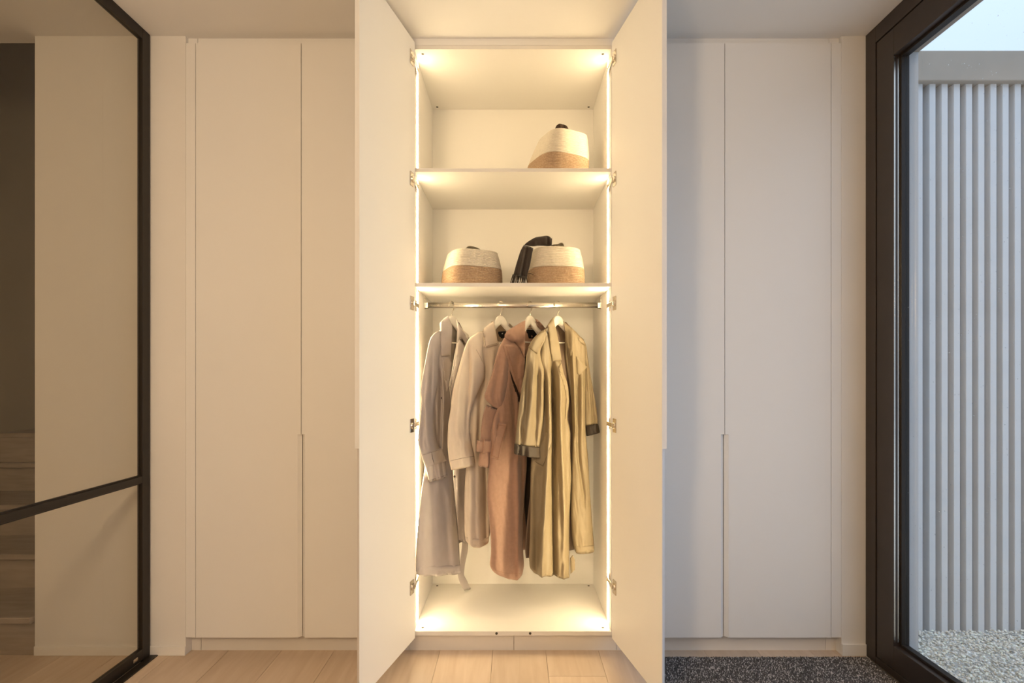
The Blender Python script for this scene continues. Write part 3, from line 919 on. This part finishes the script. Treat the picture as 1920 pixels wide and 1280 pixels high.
patch('collar', [(953.5, 604), (957, 607), (964, 614), (959, 619), (955.5, 617)], D2, [b2], C2, c2, off=.006, thick=.004, pillow=.004)
tg = patch('label', [(930.5, 622), (948.5, 620.5), (949, 634), (932, 634)], D2, [b2], TAG, c2, off=.003, thick=.002, pillow=.001)
patch('label_print', [(939.5, 624.3), (943, 624), (943, 626), (939.5, 626.3)], D2, [tg], TAGW, tg, off=.001, thick=.001, pillow=0, step=2)
patch('hem', [(872, 1006), (885, 1010), (900, 1010.5), (916.5, 1007), (915.5, 1016), (907.5, 1020.6), (892, 1023.5), (880, 1020.5), (873, 1013)], D2, [f2], C2, c2, off=.0015, thick=.003, pillow=.001)

# ------------------------------------------------------------------ coat 3: camel wool coat
D3 = lambda px: 2.80 + (px - 993) * .0024
c3 = thing('wool_coat', W(950, 1080, 2.72), 'camel pink wool coat with wide notched lapel and belt loops, third from the left', 'coat', 'coats on the rail')
b3 = loft('back_panel', [(978, 603, 1010, 603), (966, 625, 1026, 630), (950, 670, 1030, 680), (940, 760, 1015, 760), (930, 880, 1000, 880), (928, 970, 996, 970), (930, 1030, 986, 1030)], D3, .008, .008, C3, c3, off=.06)
b3b = loft('back_sleeve', [(912, 758, 934, 768), (904, 785, 930, 785), (901, 815, 925, 815), (898.5, 850, 922, 850), (896.5, 873, 919, 877)], D3, .016, .012, C3, c3, off=.012, seed=9)
hb = patch('belt', [(894, 825.5), (908, 826), (921, 826.5), (921, 848.5), (908, 848), (893, 846.5)], D3, [b3b], C3, c3, off=.006, thick=.006, pillow=.003)
patch('belt_loop', [(905, 822.5), (908.8, 822), (909.2, 851), (904.3, 851)], D3, [hb], C3, c3, off=.004, thick=.005, pillow=.002)
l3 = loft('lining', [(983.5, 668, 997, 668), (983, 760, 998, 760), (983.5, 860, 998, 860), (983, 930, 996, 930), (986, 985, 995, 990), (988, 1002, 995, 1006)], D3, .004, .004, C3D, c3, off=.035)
f3 = loft('front_panel', [(950, 640, 983, 640), (944, 690, 975, 690), (938, 740, 977, 745), (931, 768, 981, 770), (925.5, 783, 984.5, 785), (920.5, 807, 986, 807), (919.3, 830, 988, 830), (917, 873, 988, 870), (914, 905, 985.5, 905), (913.3, 930, 983.5, 930), (916, 965, 981, 970), (919.3, 1000, 980.5, 1005), (920.3, 1035, 981, 1035), (918.2, 1057, 982.5, 1058), (921, 1066, 981, 1069), (929.7, 1074, 979, 1077), (947, 1080.5, 974, 1082.5)],
          D3, .036, .014, C3, c3, seed=6,
          folds=[([(968, 860), (971, 950), (972, 1070)], 4.5, .016), ([(979, 850), (979, 1000)], 3.5, -.012), ([(930, 1000), (931, 1060)], 6, .006), ([(945, 900), (947, 1070)], 9, -.006), ([(962, 720), (964, 800)], 5, -.008), ([(927, 790), (925, 850)], 4, .010), ([(938, 770), (936, 800)], 3.5, -.008)])
s3 = loft('sleeve', [(950, 627, 962, 632), (945, 634, 962, 645), (938.5, 646, 958, 660), (931, 664, 957, 682), (923.5, 694, 958, 706), (915.6, 719, 955, 726), (908, 744, 950, 746, .004), (911.5, 750, 948, 757, .012), (922, 760, 945, 764, .024), (930, 766, 940, 769, .036)], D3, .030, .022, C3, c3, off=-.012, seed=7,
          folds=[([(948, 670), (940, 740)], 6, .010), ([(936, 680), (926, 740)], 4, -.007), ([(957, 690), (955, 750)], 4, -.006)])
lp3 = patch('lapel', [(943.8, 647.5), (946, 645.3), (955, 645.3), (965, 643.5), (975, 655), (984, 672), (983, 700), (979, 725), (975, 745), (969, 728), (962.5, 712.5), (957.5, 695), (953, 680), (948, 662)], D3, [f3, s3], C3, c3, off=.007, thick=.007, pillow=.006, fall=-.05)
seam('stitching', [(949, 649), (957, 675), (966, 708), (975, 738)], D3, [lp3], SE3, lp3)
patch('collar', [(985, 600), (975, 605), (962, 613), (951, 620), (946.3, 627), (946, 632.5), (954, 637), (962, 641.3), (965.5, 640), (974, 652), (984, 671), (984.5, 640)], D3, [f3, s3], C3, c3, off=.008, thick=.007, pillow=.008, fall=-.055)
patch('collar', [(1003, 597), (1009, 600), (1016, 607), (1022.5, 615.5), (1015, 622), (1011, 614)], D3, [b3], C3, c3, off=.010, thick=.006, pillow=.006)
patch('lapel_shadow', [(955, 692), (958.5, 700), (963, 712.5), (969.5, 728), (976, 746), (979, 760), (973, 757), (966.5, 738), (960, 716)], D3, [f3], C3D, c3, off=.003, thick=.003, pillow=.001)  # dark wedge laid on the front, painting the shadow beside the lapel
wt = patch('pocket_welt', [(935, 791.6), (950.8, 795), (947, 815), (941, 838), (935.5, 863), (919.8, 857.5), (925, 838), (930, 815)], D3, [f3], C3, c3, off=.005, thick=.006, pillow=.003)
seam('stitching', [(933, 796), (948.5, 799), (938, 838), (934, 858.5)], D3, [wt], SE3, wt)
seam('stitching', [(933, 796), (926.5, 825), (921.5, 853.5), (934, 858.5)], D3, [wt], SE3, wt)
tg = patch('label', [(985.5, 617), (1000, 618), (1013, 621), (1008, 628), (1002, 634.5), (985.5, 634)], D3, [b3], TAG, c3, off=.003, thick=.002, pillow=.001)
for q in range(2):
    patch('label_stripe', [(986.5, 613.5 + q * 3.4), (996, 612.5 + q * 3.4), (1007, 616.5 + q * 3), (1007, 618 + q * 3), (996, 614.3 + q * 3.4), (986.5, 615.3 + q * 3.4)], D3, [b3], TAGW, tg, off=.006, thick=.002, pillow=0, step=2.5)
seam('stitching', [(928, 1068), (947, 1074), (976, 1075)], D3, [f3], SE3, f3, r=.0006)

# ------------------------------------------------------------------ coat 4: olive khaki trench
FS.append(1)
D4 = lambda px: 2.80 + (px - 1045) * (.0028 if px < 1045 else .0002)
c4 = thing('trench_coat', W(1050, 1080, 2.78), 'olive khaki trench coat with dark turned-back cuffs, rightmost on the rail', 'coat', 'coats on the rail')
b4 = loft('back_panel', [(1032, 600, 1062, 604), (1016, 630, 1088, 636), (1004, 700, 1098, 700), (1000, 800, 1098, 800), (996, 900, 1100, 900), (988, 980, 1092, 980), (984.5, 1030, 1082, 1020), (986, 1046, 1076, 1030)], D4, .006, .006, C4L, c4, off=.055)
f4r = loft('front_panel', [(1057.5, 606, 1072, 615), (1059, 620, 1086, 629), (1059.3, 640, 1097, 645), (1059.5, 667, 1098.5, 668), (1062, 689, 1098.5, 690), (1067, 720, 1098, 720), (1071, 760, 1097.5, 760), (1072.5, 800, 1098, 800), (1073, 830, 1100, 832), (1072, 860, 1102.7, 857), (1071, 900, 1105, 900), (1070, 957, 1108.8, 957), (1072, 1000, 1112, 1000), (1076, 1027, 1113.8, 1026), (1080, 1036, 1113.5, 1033)],
           D4, .030, .014, C4, c4, off=.008, seed=11,
           folds=[([(1070, 620), (1073, 700), (1078, 800)], 4, .010), ([(1083, 700), (1081, 770), (1084, 860), (1094, 930)], 3.5, -.010), ([(1065, 650), (1072, 740)], 3.2, -.009), ([(1090, 700), (1090, 800)], 4, .007)])
s4r = loft('sleeve', [(1089, 632, 1094, 636), (1090, 645, 1099, 648), (1093, 674, 1102.8, 674), (1095, 713, 1109, 713), (1096, 744, 1115, 744), (1096.5, 778, 1120, 778), (1098, 799, 1121.5, 794)], D4, .022, .020, C4, c4, off=.022, seed=12,
           folds=[([(1106, 720), (1112, 790)], 3, -.009), ([(1100, 680), (1106, 760)], 3, .006)])
loft('cuff', [(1097.4, 798, 1121.2, 792.7), (1098.3, 808, 1123, 801.5), (1099.4, 817, 1124.6, 810)], D4, .024, .022, C4C, c4, off=.022, n=8)
f4l = loft('front_panel', [(1022, 622, 1044, 632), (1014, 650, 1050, 660), (1012, 680, 1053, 684), (1012, 700, 1058, 702), (1014, 724, 1065, 724), (1016, 752, 1067, 752), (1012, 780, 1064, 782), (1005, 797, 1068, 800), (1000, 815, 1070, 815), (997, 845, 1069.5, 840), (995, 880, 1071.5, 890), (994.3, 930, 1070, 930), (994, 970, 1068, 970), (993, 1014, 1067.5, 1014), (992, 1045, 1067.5, 1050), (993, 1062, 1067.5, 1070), (1001, 1073, 1067.8, 1082)],
           D4, .030, .012, C4, c4, seed=13,
           folds=[([(1026, 700), (1029, 790), (1024, 860), (1021, 920), (1015, 1014), (1014, 1068)], 5, .020), ([(1035, 680), (1037, 800), (1036, 900), (1037, 1000), (1038, 1068)], 4.5, -.026), ([(1049, 690), (1049, 800), (1054, 900), (1058, 1000), (1055, 1066)], 5.5, .017),
                  ([(1060, 780), (1062, 900), (1064, 960)], 3, -.008), ([(1003, 890), (1003, 1060)], 5, -.008), ([(1062, 1000), (1052, 1060)], 3, -.007)])
s4 = loft('sleeve', [(1012, 622, 1026, 615), (1000, 634, 1020, 640), (992, 650, 1013, 660), (986.5, 669, 1016, 680), (984, 695, 1021, 697), (978.5, 722, 1021.5, 722), (975, 748, 1021.3, 746), (973, 763, 1020, 775), (969, 795, 1018, 800), (967, 815, 1015.5, 818), (965.5, 834, 1011.5, 838)], D4, .034, .024, C4, c4, off=-.030, seed=14,
          folds=[([(1000, 680), (996, 740), (988, 810)], 5, .011), ([(1008, 690), (1006, 750), (1003, 820)], 3.5, -.011), ([(990, 700), (984, 780)], 3.5, -.007), ([(1016, 690), (1015, 780)], 3, .008), ([(978, 790), (978, 830)], 3, -.008)])
loft('cuff', [(964.7, 831, 1012.3, 837), (964, 841, 1014, 847), (964, 850, 1015.2, 857.5)], D4, .040, .026, C4C2, c4, off=-.030, n=10, seed=15, folds=[([(975, 832), (974, 850)], 3, -.008), ([(990, 835), (992, 852)], 4, .006), ([(984, 835), (984, 852)], 3, -.006)])
patch('epaulette', [(990.3, 650.5), (996, 640), (1004, 631), (1012, 624.5), (1020, 620), (1025, 624), (1021, 640), (1013, 650), (1007.5, 664), (998, 657)], D4, [s4, f4l], C4, c4, off=.005, thick=.004, pillow=.003)
seam('stitching', [(991, 649.5), (1007, 661.5), (1012, 649), (1022, 634)], D4, [s4], SE4, s4, off=.011)
patch('epaulette', [(1083, 632), (1089, 632.5), (1097.5, 643), (1097, 647), (1091, 644), (1085, 638)], D4, [f4r, s4r], C4, c4, off=.005, thick=.004, pillow=.002)
patch('storm_flap', [(1080.6, 667.5), (1090, 676), (1101, 688), (1095, 696), (1087, 702.5), (1082.5, 700), (1081, 685)], D4, [f4r, s4r], C4, c4, off=.006, thick=.004, pillow=.002)
cl4 = patch('collar', [(1037.5, 594), (1032, 601), (1026.7, 609.7), (1028, 624), (1030, 640), (1032, 658), (1035.3, 677), (1044, 677), (1051.7, 677.3), (1053.3, 674), (1051, 660), (1049, 647), (1043.5, 621), (1040, 608), (1038.6, 598)], D4, [f4l, s4], C4, c4, off=.008, thick=.006, pillow=.006, fall=-.04)
seam('stitching', [(1029, 615), (1036, 674.5), (1051.5, 674.5)], D4, [cl4], SE4, cl4, r=.0006)
patch('collar', [(1055.8, 601), (1061, 606), (1068, 612), (1075, 620), (1078, 635), (1074, 655), (1070.5, 668), (1066, 655), (1061, 640), (1058.8, 620)], D4, [f4r], C4, c4, off=.008, thick=.005, pillow=.005, fall=-.02)
patch('lapel', [(1047, 686.5), (1052.7, 679.5), (1057, 699), (1061, 711), (1065, 724), (1067.3, 752), (1063.5, 777), (1060, 786), (1060, 765), (1061.5, 745), (1058, 725), (1052, 706)], D4, [f4l], C4, c4, off=.006, thick=.005, pillow=.004)
pk = patch('pocket_flap', [(1023.6, 810.6), (1034, 813.5), (1034.5, 832), (1029, 848), (1019, 874.5), (1010, 870.5), (1002, 866), (1008, 848)], D4, [f4l], C4, c4, off=.003, thick=.004, pillow=.002)
seam('stitching', [(1003, 865), (1018, 873), (1028, 848), (1033.5, 831)], D4, [pk], DARK, pk, r=.0008)
patch('hem_tab', [(1068.7, 1046.6), (1074, 1040), (1078, 1049.7), (1078.3, 1058), (1078, 1067.7), (1069.7, 1076)], D4, [], C4, c4, fall=.02, thick=.004, pillow=.001)
patch('hem', [(1079, 1023.5), (1095, 1024), (1113.3, 1022.5), (1114, 1033), (1096, 1034.8), (1080, 1036)], D4, [f4r], C4, c4, off=.0015, thick=.003, pillow=.001)

FS.clear()
# ------------------------------------------------------------------ rope baskets
BC = mat('cream_rope', (.78, .71, .60), .9, spec=.15, var=.10, vscale=90, bump=.5, bscale=350)
BT = mat('tan_rope', (.40, .27, .175), .9, spec=.15, var=.22, vscale=140, bump=.5, bscale=350, col2=(.54, .40, .28))

def basket_part(bm, cx, cy, z0, za, zb, zt, hw0, hw1, rot, expo, rows_h, lean):
    """coiled rope wall between heights za and zb (zt = full height), rounded-square plan"""
    seg = 72
    nrow = max(1, round((zb - za) / rows_h))
    rings = []
    for r in range(nrow):
        for q, bul in ((0.06, -.0008), (.3, .0020), (.5, .0026), (.7, .0020), (.94, -.0008)):
            z = za + (r + q) * (zb - za) / nrow
            t = z / zt
            hw = hw0 + (hw1 - hw0) * t + .010 * math.sin(PI * t) + bul
            ring_ = []
            for k_ in range(seg):
                an = 2 * PI * k_ / seg
                c, s_ = math.cos(an), math.sin(an)
                rr = hw / (abs(c) ** expo + abs(s_) ** expo) ** (1 / expo)
                wav = 1 + .012 * math.sin(3 * an + cx * 40) * t
                x, y = rr * c * wav, rr * s_ * wav
                X = cx + x * math.cos(rot) - y * math.sin(rot) + lean * .01 * t
                Y = cy + x * math.sin(rot) + y * math.cos(rot)
                ring_.append(bm.verts.new((X, Y, z0 + z)))
            rings.append(ring_)
    for a, b in zip(rings[:-1], rings[1:]):
        for k_ in range(seg): bm.faces.new((a[k_], a[(k_ + 1) % seg], b[(k_ + 1) % seg], b[k_]))
    return rings

def basket(cx, cy, z0, hgt, split, hw0, hw1, rot, label, lean=0.0, expo=3.6):
    t = thing('rope_basket', (cx, cy, z0), label, 'basket', 'two-tone rope baskets')
    for nm, a, b, m in (('lower_band', .0005, split, BT), ('upper_band', split, hgt, BC)):
        bm = bmesh.new()
        R = basket_part(bm, cx, cy, z0, a, b, hgt, hw0, hw1, math.radians(rot), expo, .0078, lean)
        if nm == 'lower_band':
            bm.faces.new(R[0][::-1])
        else:
            # rim turned over and inner wall
            top = R[-1]; ins = []
            for f, dz in ((.985, .001), (.955, -.004), (.945, -.03), (.94, -.09)):
                ins.append([bm.verts.new((cx + (v.co.x - cx) * f, cy + (v.co.y - cy) * f, v.co.z + dz)) for v in top])
            prev = top
            for rr in ins:
                for k_ in range(len(top)): bm.faces.new((prev[k_], prev[(k_ + 1) % len(top)], rr[(k_ + 1) % len(top)], rr[k_]))
                prev = rr
            bm.faces.new(prev)
        bmesh.ops.recalc_face_normals(bm, faces=bm.faces)
        link(nm, mesh_bm(bm, nm), m, t, smooth=True)
    return t

def at(px, d): return (px - CX) / F * d
basket(at(884, 2.765), 2.765, S2T + .0005, .194, .104, .142, .116, 24, 'cream and tan rope basket on the lower shelf, nearest the left side panel', .2)
basket(at(1041.5, 2.77), 2.77, S2T + .0005, .208, .104, .142, .120, 8, 'cream and tan rope basket on the lower shelf, half covered by the scarf', -.2, expo=2.8)
basket(at(1039, 2.76), 2.76, S1T + .0005, .250, .118, .146, .108, 26, 'cream and tan rope basket alone on the upper shelf', 4.5, expo=3.4)

# cloth items poking out of the baskets
SCARF = cloth('black_brown_wool', (.040, .029, .024), rough=.9, sheen=.2, bump=.4)
OLV = cloth('dark_olive_knit', (.15, .125, .085), rough=.9)
KNIT = cloth('dark_brown_knit', (.055, .034, .024), rough=.95, bump=.8, bscale=300)
def ribbon(name, path, widths, thick, m, parent=None, loc=None, up=Vector((0, 1, 0)), seed=0, nseg=40, sec=20):
    """folded cloth strip: path points (world) with half widths and a width direction"""
    P = np.array([list(p) for p in path]); n = len(P)
    R = catmull([tuple(p) + (w,) for p, w in zip(P, widths)], nseg)
    V, Fc = [], []
    for i in range(nseg):
        a = Vector(R[max(i - 1, 0)][:3]); b = Vector(R[min(i + 1, nseg - 1)][:3])
        tg_ = (b - a).normalized()
        side = (up[i * len(up) // nseg] if isinstance(up, list) else up)
        side = (side - tg_ * side.dot(tg_)).normalized()
        nn = tg_.cross(side)
        c = Vector(R[i][:3]); w = R[i][3]
        for q in range(sec):
            an = 2 * PI * q / sec
            u, v = math.cos(an), math.sin(an)
            ripple = 1 + .35 * math.sin(u * 6 + i * .12 + seed)
            V.append(c + side * (w * u) + nn * (thick * v * ripple))
    for i in range(nseg - 1):
        for q in range(sec): Fc.append((i * sec + q, i * sec + (q + 1) % sec, (i + 1) * sec + (q + 1) % sec, (i + 1) * sec + q))
    Fc += [tuple(range(sec)), tuple((nseg - 1) * sec + q for q in range(sec))]
    return link(name, mesh_py(V, Fc, name), m, parent, loc, smooth=True)

# scarf: out of the basket, folded over its rim and down to the shelf
sf = thing('scarf', W(968, 532, 2.70), 'dark brown fringed scarf draped out of the basket down to the lower shelf', 'scarf')
wv = Vector((.92, -.25, .30)).normalized()
sv = loft('cloth', [(982, 459, 1000, 466), (976, 470, 998, 474), (972, 482, 996, 486), (968, 495, 993, 500), (964.5, 508, 989.5, 512), (962, 517, 987.5, 522)], lambda px: 2.645 + (px - 975) * .001, .014, .010, SCARF, sf, seed=20,
          folds=[([(988, 462), (983, 490), (978, 515)], 2.6, -.006), ([(981, 470), (973, 515)], 2.5, .005)])
loft('fold', [(984, 457.5, 985.5, 459.5), (989, 453.5, 993, 461), (996, 449, 1001, 461.5), (1004, 445, 1008, 460.5), (1014, 443.3, 1016, 460.5), (1025.5, 441.8, 1025, 461), (1031, 444, 1030, 461), (1035, 448, 1034.5, 460)], lambda px: 2.655 + (px - 985) * .0006, .022, .020, SCARF, sf, seed=21, folds=[([(1026, 440), (1027, 462)], 2.2, -.008, 1)], n=26)
fr_v, fr_f = [], []
rf = random.Random(11)
for i in range(17):
    t = i / 16
    x0_, y0_ = 962 + 25 * t, 514 + 5 * t
    x1_ = x0_ - 5.5 * (1 - t) - .5 + rf.uniform(-1.2, 1.2)
    d0_ = 2.632 + rf.uniform(-.008, .010)
    zb = S2T + .002 + rf.uniform(0, .004)
    p0 = W(x0_, y0_, d0_); p2 = W(x1_, 545, d0_ - .004); p2.z = zb
    pm = p0.lerp(p2, .5) + Vector((rf.uniform(-.003, .003), rf.uniform(-.004, .004), 0))
    v, f = sweep([p0, p0.lerp(pm, .6), pm, pm.lerp(p2, .5), p2], [.0022, .0026, .0022, .0024, .0012], 6)
    b = len(fr_v); fr_v += v; fr_f += [tuple(a + b for a in q) for q in f]
p0 = W(990, 513, 2.625); v, f = sweep([p0, W(995, 512.8, 2.622), W(1000.5, 515.3, 2.620)], .0012, 6)
b = len(fr_v); fr_v += v; fr_f += [tuple(a + b for a in q) for q in f]
tag(link('fringe', mesh_py(fr_v, fr_f, 'fringe'), SCARF, sf, smooth=True), kind='stuff')

def gather(name, pts, D, m, label, cat, seed):
    """small crumpled item: lofted body reaching down into its basket"""
    t = thing(name, W(pts[-1][0] * .5 + pts[-1][2] * .5, pts[-1][1], D(0)), label, cat)
    loft('body', pts, D, .030, .030, m, t, seed=seed, wob=.003)
    return t
Dc = lambda px: 2.70
g = gather('knit_hat', [(1047, 233.2, 1057, 233.8), (1042.5, 236.5, 1063, 238), (1041, 241, 1066.5, 243.5), (1040.5, 250, 1068, 252), (1041, 262, 1067, 262)], lambda px: 2.69, KNIT, 'dark brown knit hat poking out of the basket on the upper shelf', 'hat', 30)
g = gather('folded_gloves', [(876, 462, 881.5, 461.5), (874.5, 465, 889, 464.5), (871, 467, 901, 469.5), (872, 473, 903, 475), (874, 482, 900, 482)], lambda px: 2.70, OLV, 'olive grey gloves poking out of the basket nearest the left side panel', 'gloves', 31)
ribbon('finger', [W(875.5, 466, 2.672), W(880, 463, 2.668), (W(892, 465.5, 2.668)), W(902, 469.5, 2.67)], [.004, .006, .006, .003], .006, OLV, g, seed=2, nseg=14, sec=10, up=Vector((0, 0, 1)))
g = gather('folded_gloves', [(1051, 456.5, 1056.5, 456.5), (1040, 459, 1057.5, 459.5), (1033, 460.5, 1058, 462), (1030, 468, 1060, 468), (1032, 478, 1058, 478)], lambda px: 2.71, OLV, 'olive grey gloves poking out of the scarf-draped basket', 'gloves', 32)
ribbon('finger', [W(1040, 460, 2.69), W(1048, 458.5, 2.69), W(1053, 457, 2.69), W(1056, 458, 2.69)], [.003, .005, .006, .004], .006, OLV, g, seed=3, nseg=14, sec=10, up=Vector((0, 0, 1)))

# ------------------------------------------------------------------ added lamps out of view, filling the room and stair hall with warm light
fillm = emit('fill_diffuser', FILL_COL, FILL_STR)
def pendant(x, y, z, r, m, label, group):
    t = thing('fill_pendant', (x, y, CEIL), label, 'lamp', group)
    bm = bmesh.new(); cyl(bm, (x, y, CEIL - .025), (x, y, CEIL - .0003), .05, n=32)
    link('fill_canopy', mesh_bm(bm, 'fill_canopy'), M['front'], t)
    bm = bmesh.new(); cyl(bm, (x, y, z + r - .005), (x, y, CEIL - .025), .003, n=8)
    link('fill_cord', mesh_bm(bm, 'fill_cord'), M['black'], t)
    bm = bmesh.new(); bmesh.ops.create_uvsphere(bm, u_segments=32, v_segments=18, radius=r, matrix=Matrix.Translation((x, y, z)))
    link('fill_globe', mesh_bm(bm, 'fill_globe'), m, t, smooth=True)
pendant(-.85, -.35, 2.05, .17, fillm, 'large opal ball pendant added out of view beside the viewer for warm room light', None)
pendant(-3.1, .3, 2.3, .12, emit('hall_fill_diffuser', FILL_COL, HALL_FILL_STR), 'small opal ball pendant added unseen in the stair hall as fill light', None)
